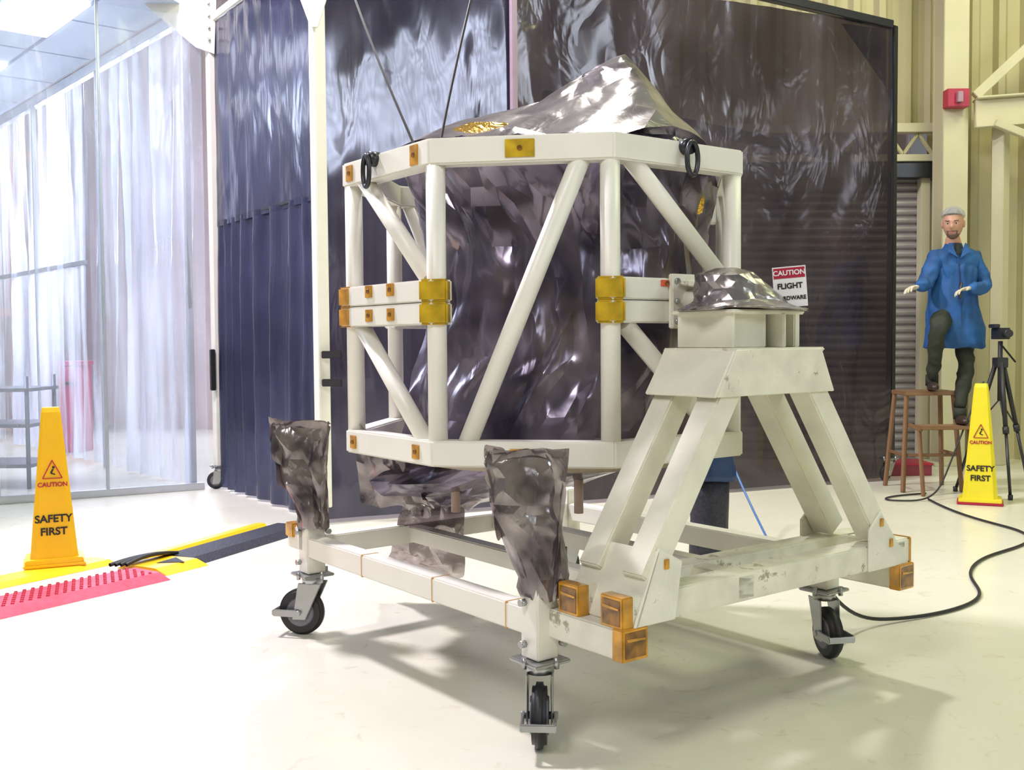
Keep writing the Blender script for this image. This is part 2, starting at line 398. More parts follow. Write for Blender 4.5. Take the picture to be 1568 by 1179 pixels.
beam('inner_truss',PA+dF*1.9+V((-.2,.5,3.2)),PB+V((-.2,.5,2.9)),.06,.10,DARKM,tent)
polyplate('corner_gusset_dark',[PB+V((-.45,-.06,TH)),PB+V((0,.12,TH)),PB+V((0,.12,TH-.5))],.01,DARKM,tent)
for z in (.98,1.17): boxc('latch_%d'%int(z*100),PA+V((.06,-.12,z)),(.13,.05,.05),DARKM,tent)
a=PA+V((-.02,-.11,0))
polyplate('gusset_front',[a+V((-.17,0,TH-.2)),a+V((.15,0,TH-.2)),a+V((.02,0,3.36)),a+V((-.03,0,3.36))],.012,WHITE,tent)
a=PC+V((0,-.1,0))
polyplate('gusset_side',[a+V((.07,0,TH+.3)),a+V((-.72,0,TH+.3)),a+V((-.12,0,3.74)),a+V((.04,0,3.68))],.012,WHITE,tent)
for i in range(4):
    tube('bolt_%d'%i,a+V((0,-.0,3.8+i*.1)),a+V((0,-.03,3.8+i*.1)),.012,STEEL,tent,seg=8)
HUB=mat('hub_grey',(.16,.16,.19),.4,.3)
def caster(name,p,parent,ang,r=.1,w=.045,topz=.27,bar=True,trail=.035):
    p=V((p[0],p[1],0)); d=V((math.cos(ang),math.sin(ang),0)); s=V((-d.y,d.x,0))
    wc=p+V((0,0,r))-d*trail
    tube(name+'_tyre',wc-s*w/2,wc+s*w/2,r,BLACK,parent,seg=40,bev=.012)
    tube(name+'_hub',wc-s*(w/2+.006),wc+s*(w/2+.006),r*.62,HUB,parent,seg=32,bev=.004)
    tube(name+'_axle',wc-s*(w/2+.035),wc+s*(w/2+.035),.012,STEEL,parent,seg=12)
    for sg in (-1,1):
        o=s*sg*(w/2+.016)
        polyplate(name+'_fork_%d'%(sg+1),[wc+o-d*.03-V((0,0,.03)),wc+o+d*.03-V((0,0,.03)),p+o+d*.055+V((0,0,topz-.04)),p+o-d*.05+V((0,0,topz-.04))],.007,STEEL,parent)
    tube(name+'_swivel',p+V((0,0,topz-.045)),p+V((0,0,topz-.012)),.045,STEEL,parent)
    boxc(name+'_plate',p+V((0,0,topz-.006)),(.14,.14,.012),STEEL,parent,rz=AU)
    for a in range(4):
        q=p+V((.05*(1 if a&1 else -1),.05*(1 if a&2 else -1),topz-.02))
        tube(name+'_bolt_%d'%a,q,q+V((0,0,.035)),.009,STEEL,parent,seg=6)
    if bar:
        b=wc-d*(r+.012)
        beam(name+'_brake_bar',b-s*.055+V((0,0,.0)),b+s*.055,.012,.024,STEEL,parent)
        for sg in (-1,1): beam(name+'_brake_arm_%d'%(sg+1),wc+s*sg*.05,b+s*sg*.05,.008,.03,STEEL,parent)
caster('tent_caster',(PC.x,PC.y-.04),tent,.2,.075,.04,.2,False)
caster('tent_caster_b',(PB.x,PB.y),tent,.6,.075,.04,.2,False)
# ------------------------------------------------------------------ clean room (left)
cr=group('clear_curtain_cleanroom',(-5,10,0))
W0=V((-2.75,8.95,0));W1=V((-6.9,13.8,0)); CZ=4.06
F1=V((-7.6,6.25,0)); dFw=(F1-PC).normalized()
curtain('back_clear_curtain',W0,W1,.03,CZ-.05,CLEAR,cr,amp=.09,wl=.38,crum=.02,seed=51)
curtain('front_clear_curtain',PC+dFw*.1,F1,.06,CZ-.05,CLEARF,cr,amp=.04,wl=.9,crum=.02,seed=61)
AL=mat('aluminium_frame',(.55,.58,.64),.35,.5)
for i,t in enumerate((.0,.33,.66,1)):
    p=W0+(W1-W0)*t
    beam('back_post_%d'%i,p,p+V((0,0,CZ)),.05,.05,AL,cr)
for i,t in enumerate((.16,.3,.62,.9)):
    p=PC+(F1-PC)*t
    beam('front_post_%d'%i,p,p+V((0,0,CZ)),.025,.025,AL,cr)
beam('back_top_rail',W0+V((0,0,CZ-.05)),W1+V((0,0,CZ-.05)),.08,.1,AL,cr)
beam('front_sill',PC+dFw*.15+V((0,0,.03)),F1+V((0,0,.03)),.06,.06,AL,cr)
beam('back_mid_rail',W0+(W1-W0)*.4+V((0,0,2.1)),W1+V((0,0,2.1)),.03,.05,AL,cr)
p=PC+(F1-PC)*.3
beam('door_handle',p+V((0,-.05,.95)),p+V((0,-.05,1.2)),.03,.03,DARKM,cr)
p=PC+(F1-PC)*.005
beam('post_handle',p+V((0,-.1,.85)),p+V((0,-.1,1.2)),.04,.04,DARKM,cr)
def ceil():
    m,nt,b=newmat('ceiling_tiles')
    tc=nt.nodes.new('ShaderNodeTexCoord'); br=nt.nodes.new('ShaderNodeTexBrick')
    mp=nt.nodes.new('ShaderNodeMapping'); mp.inputs['Location'].default_value=(.23,0,0)
    br.offset=0; br.inputs['Scale'].default_value=1; br.inputs['Brick Width'].default_value=1.22; br.inputs['Row Height'].default_value=.61
    br.inputs['Mortar Size'].default_value=.022; br.inputs['Color1'].default_value=(.60,.68,.83,1); br.inputs['Color2'].default_value=(.55,.64,.81,1)
    br.inputs['Mortar'].default_value=(.22,.28,.40,1)
    nt.links.new(tc.outputs['Object'],mp.inputs['Vector']); nt.links.new(mp.outputs['Vector'],br.inputs['Vector']); nt.links.new(br.outputs['Color'],b.inputs['Base Color'])
    b.inputs['Roughness'].default_value=.6
    e1=(W1-W0).normalized(); e2=V((-e1.y,e1.x,0))
    if e2.x>0: e2=-e2
    M=Matrix((e1,e2,e1.cross(e2))).transposed().to_4x4(); M.translation=W0+V((0,0,CZ+.04))
    L=(W1-W0).length
    loc=[(-.0,0),(L,0),(L,7),(-2.6,7),(-2.6,3.5)]
    bm=bmesh.new()
    a=[bm.verts.new((x,y,0)) for x,y in loc]; bb=[bm.verts.new((x,y,.05)) for x,y in loc]
    bm.faces.new(a); bm.faces.new(bb)
    for i in range(5): bm.faces.new((a[i],a[(i+1)%5],bb[(i+1)%5],bb[i]))
    bmesh.ops.recalc_face_normals(bm,faces=bm.faces[:])
    me=bpy.data.meshes.new('ceiling'); bm.to_mesh(me); bm.free()
    link(me,'ceiling',None,m,M)
    LT=mat('fluorescent_panel',(1,1,1),.4,emit=(.93,.97,1),es=5)
    k=0
    sgn=1 if (e1.cross(e2)).z>0 else -1
    for i in range(3):
        for j in range(3):
            lx=.99+i*2.44; ly=.915+j*1.83
            if lx>L-.6: continue
            p=M@V((lx,ly,-.02*sgn))
            g=group('ceiling_light' if k==0 else 'ceiling_light.%03d'%k,p); k+=1
            Mr=M.copy(); Mr.translation=p
            bm=bmesh.new(); bmesh.ops.create_cube(bm,size=1); bmesh.ops.scale(bm,vec=(1.18,.57,.02),verts=bm.verts)
            me=bpy.data.meshes.new('diffuser'); bm.to_mesh(me); bm.free(); link(me,'diffuser',g,LT,Mr)
ceil()
tb=group('steel_work_table',(-4.62,9.3,0))
TBM=mat('table_steel',(.14,.16,.21),.35,.6)
for z in (.86,.55,.2): boxc('shelf_%d'%int(z*100),(-4.62,9.3,z),(.9,.6,.03),TBM,tb)
for sx in (-1,1):
    for sy in (-1,1):
        tube('leg_%d%d'%(sx+1,sy+1),(-4.62+sx*.42,9.3+sy*.27,.0),(-4.62+sx*.42,9.3+sy*.27,.98),.018,TBM,tb)
g=group('peach_partition',(-7.2,14.6,0))
TAN=mat('peach_panel',(.70,.34,.22),.5)
for i in range(5): beam('stud_%d'%i,(-8.2+i*.42,14.9-i*.1,0),(-8.2+i*.42,14.9-i*.1,3.9),.14,.10,TAN,g)
for i,z in enumerate((.1,1.7,3.85)): beam('rail_%d'%i,(-8.3,14.93,z),(-6.4,14.47,z),.08,.12,TAN,g)
g=group('red_tool_bin',(-5.05,12.3,0))
PP=mat('pink_plastic',(.55,.06,.16),.5)
boxc('bin_body',(-5.1,12.2,.5),(.26,.3,1.0),PP,g)
boxc('bin_lid',(-5.1,12.2,1.03),(.30,.34,.05),PP,g)
boxc('bin_handle',(-5.1,12.03,.8),(.14,.03,.03),DARKM,g)
# ------------------------------------------------------------------ cart
O=V((.08,3.22,0)); u=V((math.cos(AU),math.sin(AU),0)); n=V((math.sin(AU),-math.cos(AU),0))
def L(a,b,z): return O+u*a+n*b+V((0,0,z))
cart=group('transport_dolly',L(.72,-.75,0))
LU,LV=1.45,1.55
zr=.385
for nm,a,b in (('front_left_rail',(0,0),(0,-LV)),('front_right_rail',(0,0),(LU,0)),('rear_right_rail',(LU,0),(LU,-LV)),('rear_left_rail',(0,-LV),(LU,-LV))):
    beam(nm,L(a[0],a[1],zr),L(b[0],b[1],zr),.075,.085,WHITE,cart)
beam('cross_rail_a',L(.5,0,zr),L(.5,-LV,zr),.07,.07,WHITE,cart)
beam('cross_rail_b',L(.97,0,zr),L(.97,-LV,zr),.07,.07,WHITE,cart)
beam('outrigger_left',L(.055,0,zr),L(.055,.34,zr),.10,.09,WHITEB,cart)
beam('outrigger_right',L(1.42,0,zr),L(1.42,.38,zr),.09,.09,WHITEB,cart)
beam('outrigger_rear',L(0,-LV,zr+.03),L(0,-LV-.15,zr+.03),.085,.10,WHITE,cart)
for i,(a,b) in enumerate(((0,0),(0,-LV),(LU,0),(LU,-LV))):
    beam('corner_post_%d'%i,L(a,b,.272),L(a,b,.86 if i in(0,1) else .5),.085,.085,WHITE,cart)
for i,b in enumerate((0,-LV)):
    for z in (.32,.45):
        p=L(-.05,b-.01,z); tube('post_bolt_%d_%d'%(i,int(z*100)),p,p-u*.02,.012,STEEL,cart,seg=8)
        p=L(.05,b+.045,z); tube('post_bolt2_%d_%d'%(i,int(z*100)),p,p+n*.02,.012,STEEL,cart,seg=8)
SEAM=mat('seam_tape',(.65,.40,.16),.4)
for i,t in enumerate((.12,.55,1.05)):
    beam('rail_seam_%d'%i,L(0,-t,zr),L(0,-t-.010,zr),.0785,.0885,SEAM,cart)
def tapedend(nm,a,b,z,dirn,w,h,grp):
    # tape-wrapped tube end: amber sleeve and a dark plate painting the shade inside the open mouth
    p=L(a,b,z); d=u if dirn=='u-' else n; e=n if dirn=='u-' else u
    sgn=-1 if dirn=='u-' else 1
    beam(nm+'_sleeve',p-d*sgn*.01,p+d*sgn*.035,w,h,TAPE,grp,bev=.003)
    beam(nm+'_mouth',p+d*sgn*.030,p+d*sgn*.0365,w*.80,h*.80,DKAMBER,grp,bev=.001)
    f=p+d*sgn*.0375
    polyplate(nm+'_fold',[f+e*w*.36+V((0,0,h*.16)),f-e*w*.36+V((0,0,h*.22)),f-e*w*.34+V((0,0,h*.12)),f+e*w*.34+V((0,0,h*.10))],.0015,TAPE,grp,0)
tapedend('tape_outrigger',.055,.335,zr,'n+',.104,.094,cart)
tapedend('tape_outrigger_right',1.42,.345,zr,'n+',.094,.094,cart)
boxc('tape_rear',L(-.01,-LV-.11,zr+.06),(.09,.07,.06),TAPE,cart,rz=AU)
boxc('tape_strip_out',L(.108,.19,zr+.01),(.006,.03,.03),TAPE,cart,rz=AU)
caster('caster_front',L(0,0,0),cart,math.radians(86))
caster('caster_left',L(0,-LV,0),cart,math.radians(-12),trail=.05)
caster('caster_right',L(LU,0,0),cart,math.radians(100))
caster('caster_rear',L(LU,-LV,0),cart,math.radians(40))
def bag(name,a,b,sd=1):
    p=L(a,b,0)
    g=group(name,p)
    r=.12; X=p.x; Y=p.y
    loft('foil_wrap',[(.46,X+.012,Y,.052,.052,AU),(.53,X+.008,Y-.005,.060,.054,AU),(.62,X-.01,Y,.074,.054,r+.2),(.70,X-.03,Y,.092,.055,r),(.76,X-.035,Y,.098,.054,r),(.84,X-.035,Y,.102,.052,r),(.895,X-.035,Y,.115,.040,r),(.902,X-.035,Y,.06,.02,r)],FOILB,g,n=20,amp=.014,freq=7,seed=sd*5,power=3.4,flat=True,sub=2,jit=.35,frac=.6)
    # loose sheet wrapped round the jack head, narrowing to a tail down the post
    sheet('front_flap',(X-.15,Y-.062,.925),(X+.085,Y-.055,.93),(X-.04,Y-.065,.50),(X+.058,Y-.06,.46),FOILB,g,7,10,.011,sd)
    sheet('side_flap',(X-.15,Y-.06,.92),(X-.12,Y+.05,.90),(X-.12,Y-.055,.66),(X-.09,Y+.04,.62),FOILB,g,4,7,.010,sd+3)
    sheet('right_flap',(X+.085,Y-.055,.93),(X+.075,Y+.05,.90),(X+.056,Y-.06,.47),(X+.058,Y+.03,.44),FOILB,g,4,11,.008,sd+6)
    sheet('top_flap',(X-.15,Y+.05,.905),(X+.08,Y+.05,.91),(X-.15,Y-.06,.925),(X+.085,Y-.055,.93),FOILB,g,8,4,.010,sd+8)
    sheet('corner_wing',(X-.17,Y-.05,.945),(X-.10,Y-.06,.93),(X-.155,Y-.06,.78),(X-.10,Y-.065,.72),FOILB,g,3,5,.010,sd+11)
    return g
bag('foil_wrapped_jack_post',0,0,1); bag('foil_wrapped_jack_post.001',0,-LV,2)
# ------------------------------------------------------------------ trunnion stand
st=group('trunnion_support_stand',L(.7,.2,.43))
zb=.475
for nm,b in (('far',.125),('near',.315)):
    beam('base_beam_'+nm,L(.045,b,zb),L(1.47,b,zb),.09,.09,STANDB,st)
    beam('left_leg_'+nm,L(.125,b,.55),L(.50,b,1.12),.09,.085,STAND,st)
    beam('right_leg_'+nm,L(1.30,b,.55),L(.89,b,1.12),.09,.085,STAND,st)
    sg=-.05 if nm=='far' else .05
    polyplate('left_gusset_'+nm,[L(.05,b+sg,.43),L(.22,b+sg,.43),L(.25,b+sg,.60),L(.15,b+sg,.65)],.01,WHITEB,st)
    polyplate('right_gusset_'+nm,[L(1.45,b+sg,.43),L(1.20,b+sg,.43),L(1.20,b+sg,.58),L(1.27,b+sg,.64)],.01,WHITEB,st)
for i,a in enumerate((.55,1.4)):
    beam('base_cross_%d'%i,L(a,.08,zb),L(a,.36,zb),.08,.08,STAND,st)
polyplate('left_base_skirt',[L(.06,.07,.43),L(.06,.37,.43),L(.15,.37,.64),L(.15,.07,.64)],.012,STAND,st)
polyplate('left_top_plate',[L(.395,.07,1.08),L(.395,.37,1.08),L(.49,.37,1.225),L(.49,.07,1.225)],.012,STAND,st)
polyplate('near_top_plate',[L(.40,.372,1.08),L(.98,.372,1.08),L(.91,.372,1.225),L(.485,.372,1.225)],.012,STANDB,st)
polyplate('far_top_plate',[L(.40,.07,1.08),L(.98,.07,1.08),L(.91,.07,1.225),L(.485,.07,1.225)],.012,STAND,st)
polyplate('right_top_plate',[L(.985,.07,1.08),L(.985,.37,1.08),L(.91,.37,1.225),L(.91,.07,1.225)],.012,STAND,st)
beam('top_deck',L(.48,.22,1.222),L(.93,.22,1.222),.31,.014,STANDB,st)
boxc('pedestal_left',L(.56,.18,1.285),(.015,.24,.115),STAND,st,rz=AU)
boxc('pedestal_mid',L(.73,.06,1.285),(.34,.015,.115),STAND,st,rz=AU)
boxc('pedestal_near',L(.66,.26,1.285),(.20,.015,.115),STAND,st,rz=AU)
boxc('pedestal_rib',L(.79,.2,1.285),(.015,.24,.115),STAND,st,rz=AU)
boxc('pedestal_right',L(.88,.18,1.285),(.03,.24,.115),STAND,st,rz=AU)
boxc('pedestal_cap',L(.72,.18,1.345),(.36,.27,.014),STAND,st,rz=AU)
for i,b in enumerate((.125,.315)):
    tapedend('tape_base_end_%d'%i,.045,b,zb,'u-',.094,.094,st)
boxc('tape_base_right',L(1.468,.315,zb),(.02,.095,.095),TAPE,st,rz=AU)
for i,(a,b,z) in enumerate(((.18,.372,.60),(.18,.063,.62),(1.27,.372,.60),(1.33,.372,.52))):
    boxc('tape_tag_%d'%i,L(a,b,z),(.02,.006,.03),TAPE,st,rz=AU)
tf=group('foil_bearing_cover',L(.72,.2,1.35))
q=L(.735,.19,0)
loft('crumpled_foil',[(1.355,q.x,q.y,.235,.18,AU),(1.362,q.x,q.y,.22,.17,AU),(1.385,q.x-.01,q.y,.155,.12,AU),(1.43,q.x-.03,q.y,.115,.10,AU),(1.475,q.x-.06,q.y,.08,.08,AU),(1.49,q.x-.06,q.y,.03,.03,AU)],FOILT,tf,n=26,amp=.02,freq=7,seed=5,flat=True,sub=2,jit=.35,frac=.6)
sg=group('caution_sign',L(.84,.33,1.4))
Ms=Matrix.Translation(L(.84,.30,1.43))@Matrix.Rotation(math.radians(-14),4,'Z')@Matrix.Rotation(math.radians(-4),4,'Y')@Matrix.Rotation(math.radians(90),4,'X')
def splate(w,h,cy,th,m,nm,z=0):
    bm=bmesh.new(); bmesh.ops.create_cube(bm,size=1); bmesh.ops.scale(bm,vec=(w,h,th),verts=bm.verts)
    me=bpy.data.meshes.new(nm); bm.to_mesh(me); bm.free(); link(me,nm,sg,m,Ms@Matrix.Translation((0,cy,z)))
splate(.108,.135,0,.003,SIGNW,'sign_plate'); splate(.101,.034,.046,.003,RED,'sign_header',.002)
text('caution_text','CAUTION',.023,Ms@Matrix.Translation((0,.046,.005)),SIGNW,sg,.0005,.0006)
text('flight_text','FLIGHT',.025,Ms@Matrix.Translation((0,.002,.003)),INK,sg,.0005,.0008)
text('hardware_text','HARDWARE',.018,Ms@Matrix.Translation((0,-.038,.003)),INK,sg,.0005,.0006)
# ------------------------------------------------------------------ octagonal frame
RR=.785; C=V((.148,4.305,0)); ROT=math.radians(-98.7+22.5)
def K(i,z,r=None):
    r=RR if r is None else r
    a=ROT+i*math.pi/4
    return C+V((r*math.cos(a),r*math.sin(a),z))
fr=group('octagonal_support_frame',C+V((0,0,.82)))
zt,zl=1.905,.868
def ring(nm,z,w,h):
    bm=bmesh.new(); ri=RR-w/2/math.cos(math.pi/8); ro=RR+w/2/math.cos(math.pi/8)
    c=C+V((0,0,z)); vs=[]
    for r in (ri,ro):
        for dz in (-h/2,h/2): vs.append([bm.verts.new(K(i,z+dz,r)-c) for i in range(8)])
    ib,it,ob_,ot=vs
    for i in range(8):
        j=(i+1)%8
        for q in ((it[i],it[j],ot[j],ot[i]),(ib[i],ib[j],ob_[j],ob_[i]),(ob_[i],ob_[j],ot[j],ot[i]),(ib[i],ib[j],it[j],it[i])): bm.faces.new(q)
    bmesh.ops.recalc_face_normals(bm,faces=bm.faces[:])
    bmesh.ops.bevel(bm,geom=bm.edges[:],offset=.006,segments=2,affect='EDGES')
    me=bpy.data.meshes.new(nm); bm.to_mesh(me); bm.free(); link(me,nm,fr,WHITE,Matrix.Translation(c))
ring('top_ring',zt,.08,.09); ring('bottom_ring',zl,.08,.09)
for i in range(8): tube('post_%d'%i,K(i,zl),K(i,zt),.034,WHITE,fr)
zm0,zm1=1.315,1.47
def mixp(a,b,t): return a*(1-t)+b*t
def face(i,j,t,z): return mixp(K(i,z),K(j,z),t)
tube('front_diagonal',face(-1,0,.15,zl),face(-1,0,.86,zt),.034,WHITE,fr)
tube('left_upper_diagonal',face(-2,-1,.10,zt),face(-2,-1,.93,zm1),.032,WHITE,fr)
tube('left_lower_diagonal',face(-2,-1,.10,zm0),face(-2,-1,.93,zl),.032,WHITE,fr)
tube('right_upper_diagonal',face(0,1,.10,zt),face(0,1,.93,zm1),.032,WHITE,fr)
tube('right_lower_diagonal',face(0,1,.10,zm0),face(0,1,.93,zl),.032,WHITE,fr)
tube('rear_right_diagonal',face(2,3,.05,zt),face(2,3,.9,zm1),.03,WHITE,fr)
tube('rear_left_diagonal',face(4,5,.1,zl),face(4,5,.9,zt),.03,WHITE,fr)
for nm,i,j in (('left',-2,-1),('right',0,1),('rear_right',2,3),('rear_left',4,5)):
    for k_,z in enumerate((1.353,1.432)):
        a=K(i,z);b=K(j,z);d=(b-a).normalized()
        beam('mid_band_%s_%d'%(nm,k_),a-d*.03,b+d*.03,.09,.076,WHITE,fr)
def tp(nm,i,j,t,z,w,h,out=.0425,m=TAPE):
    p=face(i,j,t,z); d=(K(j,0)-K(i,0)).normalized(); nn=V((d.y,-d.x,0))
    if nn.dot(p-C)<0: nn=-nn
    p=p+nn*out; p.z=z
    beam(nm,p-d*w/2,p+d*w/2,.006,h,m,fr,bev=.001)
    tube(nm+'_screw',p+nn*.003,p+nn*.007,.009,DKAMBER,fr,seg=10)
tp('tape_top_front',-1,0,.50,zt,.10,.06,m=TAPEG); tp('tape_bottom_front',-1,0,.5,zl,.085,.04)
tp('tape_top_left',-2,-1,.88,zt,.05,.07); tp('tape_top_left_b',-2,-1,.08,zt,.05,.06)
tp('tape_bottom_left',-2,-1,.86,zl,.045,.05); tp('tape_bottom_left_b',-2,-1,.08,zl,.045,.05)
for i,t in enumerate((.33,.60)):
    for j_,z in enumerate((1.445,1.355)): tp('tape_mid_%d_%d'%(i,j_),-2,-1,t,z,.05,.045,.0475)
REDT=mat('red_tag',(.7,.12,.06),.4)
tp('tape_mid_right',0,1,.36,1.452,.05,.022,.0475,REDT)
for nm,i in (('fl',-1),('fr',0),('l',-2)):
    p=K(i,0,RR+.006)
    ang=math.atan2(p.y-C.y,p.x-C.x)
    for k_,z in enumerate((1.353,1.432)):
        boxc('tape_cap_%s_%d'%(nm,k_),(p.x,p.y,z),(.09,.10 if nm!='l' else .09,.078),TAPEG if nm!='l' else TAPE,fr,rz=ang+ (math.pi/8 if i!=0 else -math.pi/8),bev=.008)
for nm,i,j,t in (('hoist_ring_left',-2,-1,.42),('hoist_ring_right',0,1,.52)):
    p=face(i,j,t,1.93); nn=(p-C); nn.z=0; nn.normalize(); d=V((-nn.y,nn.x,0)); p=p+nn*.058
    tube(nm+'_boss',p-nn*.03,p+nn*.012,.028,DARKM,fr)
    pts=[p+nn*.02+d*(.028*math.cos(a))+V((0,0,-.045+.06*math.sin(a))) for a in [k*math.pi/6 for k in range(12)]]
    wire(nm+'_link',pts,.009,DARKM,fr,True)
nc=(face(0,1,.5,0)-C).normalized(); dc=(K(1,0)-K(0,0)).normalized()
pb=face(0,1,.52,1.39)
boxc('trunnion_plate',pb+nc*.055,(.17,.022,.19),WHITEB,fr,rz=math.atan2(dc.y,dc.x))
for sx in (-1,1):
    for sz in (-1,0,1):
        q_=pb+dc*sx*.065+V((0,0,sz*.07))+nc*.062; tube('trunnion_bolt_%d%d'%(sx+1,sz+1),q_,q_+nc*.014,.010,STEEL,fr,seg=8)
tube('trunnion_pin',pb+nc*.06,L(.73,.12,1.40),.04,WHITE,fr)
for z in (1.455,1.33): beam('trunnion_rib_%d'%int(z*100),pb+nc*.06+V((0,0,z-1.39)),pb+nc*.22+V((0,0,(z-1.39)*.6)),.10,.015,WHITEB,fr)
boxc('rear_lug',K(2,1.8)+V((-.1,-.0,.0)),(.16,.06,.10),WHITE,fr,rz=.3)
# ------------------------------------------------------------------ spacecraft in foil
sc=group('foil_wrapped_spacecraft',C+V((0,0,.8)))
bx,by=C.x+.03,C.y+.02
loft('body_wrap',[(.80,bx,by,.56,.55,0),(.90,bx,by,.585,.57,0),(1.05,bx,by,.57,.55,.1),(1.2,bx+.02,by,.54,.52,.2),(1.4,bx+.03,by,.51,.49,.2),(1.6,bx+.03,by,.52,.50,.2),(1.75,bx+.03,by,.55,.54,.1),(1.88,bx+.02,by,.59,.58,0),(1.96,bx+.0,by,.61,.60,0),(2.0,bx+.02,by,.57,.56,0)],FOIL,sc,n=72,amp=.045,freq=2.8,seed=2,flat=True,sub=2,vert=.25,jit=.4,frac=.5,ang=18)
def topcover():
    prof=[(-.60,1.97),(-.38,2.02),(-.22,2.10),(-.06,2.14),(.08,2.17),(.18,2.23),(.33,2.30),(.45,2.38),(.50,2.37),(.57,2.27),(.66,2.12),(.80,1.96)]
    def h(x):
        for (a,za),(b,zb_) in zip(prof[:-1],prof[1:]):
            if a<=x<=b: return za+(zb_-za)*(x-a)/(b-a)
        return 1.96
    rnd=random.Random(5)
    bm=bmesh.new(); N=34; Mr=9
    c=V((bx,by,1.95)); pk=V((.30,by+.02)); rows=[]
    for i in range(Mr+1):
        t=i/Mr; row=[]
        for j in range(N):
            th=2*math.pi*(j+(.5 if i%2 else 0)+rnd.uniform(-.3,.3))/N
            ex,ey=bx+.63*math.cos(th),by+.62*math.sin(th)
            tt=t if i in (0,Mr) else t+rnd.uniform(-.03,.03)
            X=pk.x+(ex-pk.x)*tt; Y=pk.y+(ey-pk.y)*tt
            wy=max(0,1-(abs(Y-pk.y)/.62)**1.15)
            zz=1.96+(h(X)+.02-1.95)*wy+(.028*rid(X,Y,0,4,4)+.010*rid(X,Y,0,8,5)+rnd.uniform(-.007,.007))*(1 if i<Mr else .3)
            row.append(bm.verts.new((X-c.x,Y-c.y,zz-c.z)))
        rows.append(row)
    for i in range(Mr):
        for j in range(N):
            q=(rows[i][j],rows[i][(j+1)%N],rows[i+1][(j+1)%N],rows[i+1][j])
            if i%2==0: bm.faces.new((q[0],q[1],q[3])); bm.faces.new((q[1],q[2],q[3]))
            else: bm.faces.new((q[0],q[1],q[2])); bm.faces.new((q[0],q[2],q[3]))
    bmesh.ops.remove_doubles(bm,verts=bm.verts,dist=.0005)
    bmesh.ops.recalc_face_normals(bm,faces=bm.faces[:])
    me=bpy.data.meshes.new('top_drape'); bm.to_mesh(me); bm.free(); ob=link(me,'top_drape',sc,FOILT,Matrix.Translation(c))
    crinkle(ob,3,.5,2,18)
topcover()
loft('lower_skirt',[(.62,-.22,4.40,.30,.22,.3),(.66,-.18,4.38,.40,.32,.2),(.72,-.08,4.34,.50,.45,.1),(.82,bx,by,.57,.56,0)],FOIL,sc,n=44,amp=.045,freq=3.5,seed=8,sub=2,flat=True,jit=.3)
sheet('hanging_flap_left',(-.66,4.12,.98),(-.46,3.98,.83),(-.62,4.16,.60),(-.30,4.02,.60),FOILB,sc,8,8,.016,31)
sheet('hanging_flap_low',(-.52,4.05,.80),(-.05,3.92,.79),(-.40,4.2,.56),(-.02,4.1,.62),FOILB,sc,10,6,.016,33)
sheet('trailing_flap',(-.45,4.4,.66),(-.20,4.3,.66),(-.62,5.0,.14),(-.25,4.95,.10),FOILB,sc,8,10,.016,35)
tube('base_flange',(bx,by-.03,.785),(bx,by-.03,.822),.60,mat('flange_paint',(.46,.38,.28),.4),sc,seg=64)
LEGM=mat('flange_leg_paint',(.40,.28,.24),.4)
for i,(x,y) in enumerate(((-.22,4.0),(.25,3.95),(.5,4.2))): tube('flange_leg_%d'%i,(x,y,.60),(x,y,.8),.018,LEGM,sc)
loft('gold_flap',[(2.0,-.10,3.98,.17,.06,.1),(2.03,-.08,4.0,.16,.06,.1),(2.09,-.05,4.06,.12,.05,.1)],GOLD,sc,n=20,amp=.012,freq=9,seed=4,flat=True,sub=2)
loft('gold_flap_b',[(1.81,.13,3.80,.15,.02,-.1),(1.85,.13,3.79,.17,.03,-.1),(1.87,.13,3.80,.16,.03,-.1)],GOLD,sc,n=20,amp=.012,freq=9,seed=6,flat=True,sub=2)
loft('gold_flap_c',[(1.74,.70,4.12,.04,.06,.4),(1.80,.70,4.12,.05,.08,.4),(1.86,.69,4.12,.04,.07,.4)],GOLD,sc,n=16,amp=.01,freq=9,seed=7,flat=True,sub=2)
sl=group('lifting_straps',C+V((0,0,2)))
wire('strap_left',[V((-.34,3.80,1.95)),V((-.62,4.2,2.6)),V((-.74,4.5,2.9)),V((-1.1,5.4,4.2))],.005,BLACK,sl)
wire('strap_right',[V((-.25,3.75,1.95)),V((-.2,3.9,2.3)),V((-.1,4.2,2.8)),V((.05,4.6,3.6))],.005,BLACK,sl)
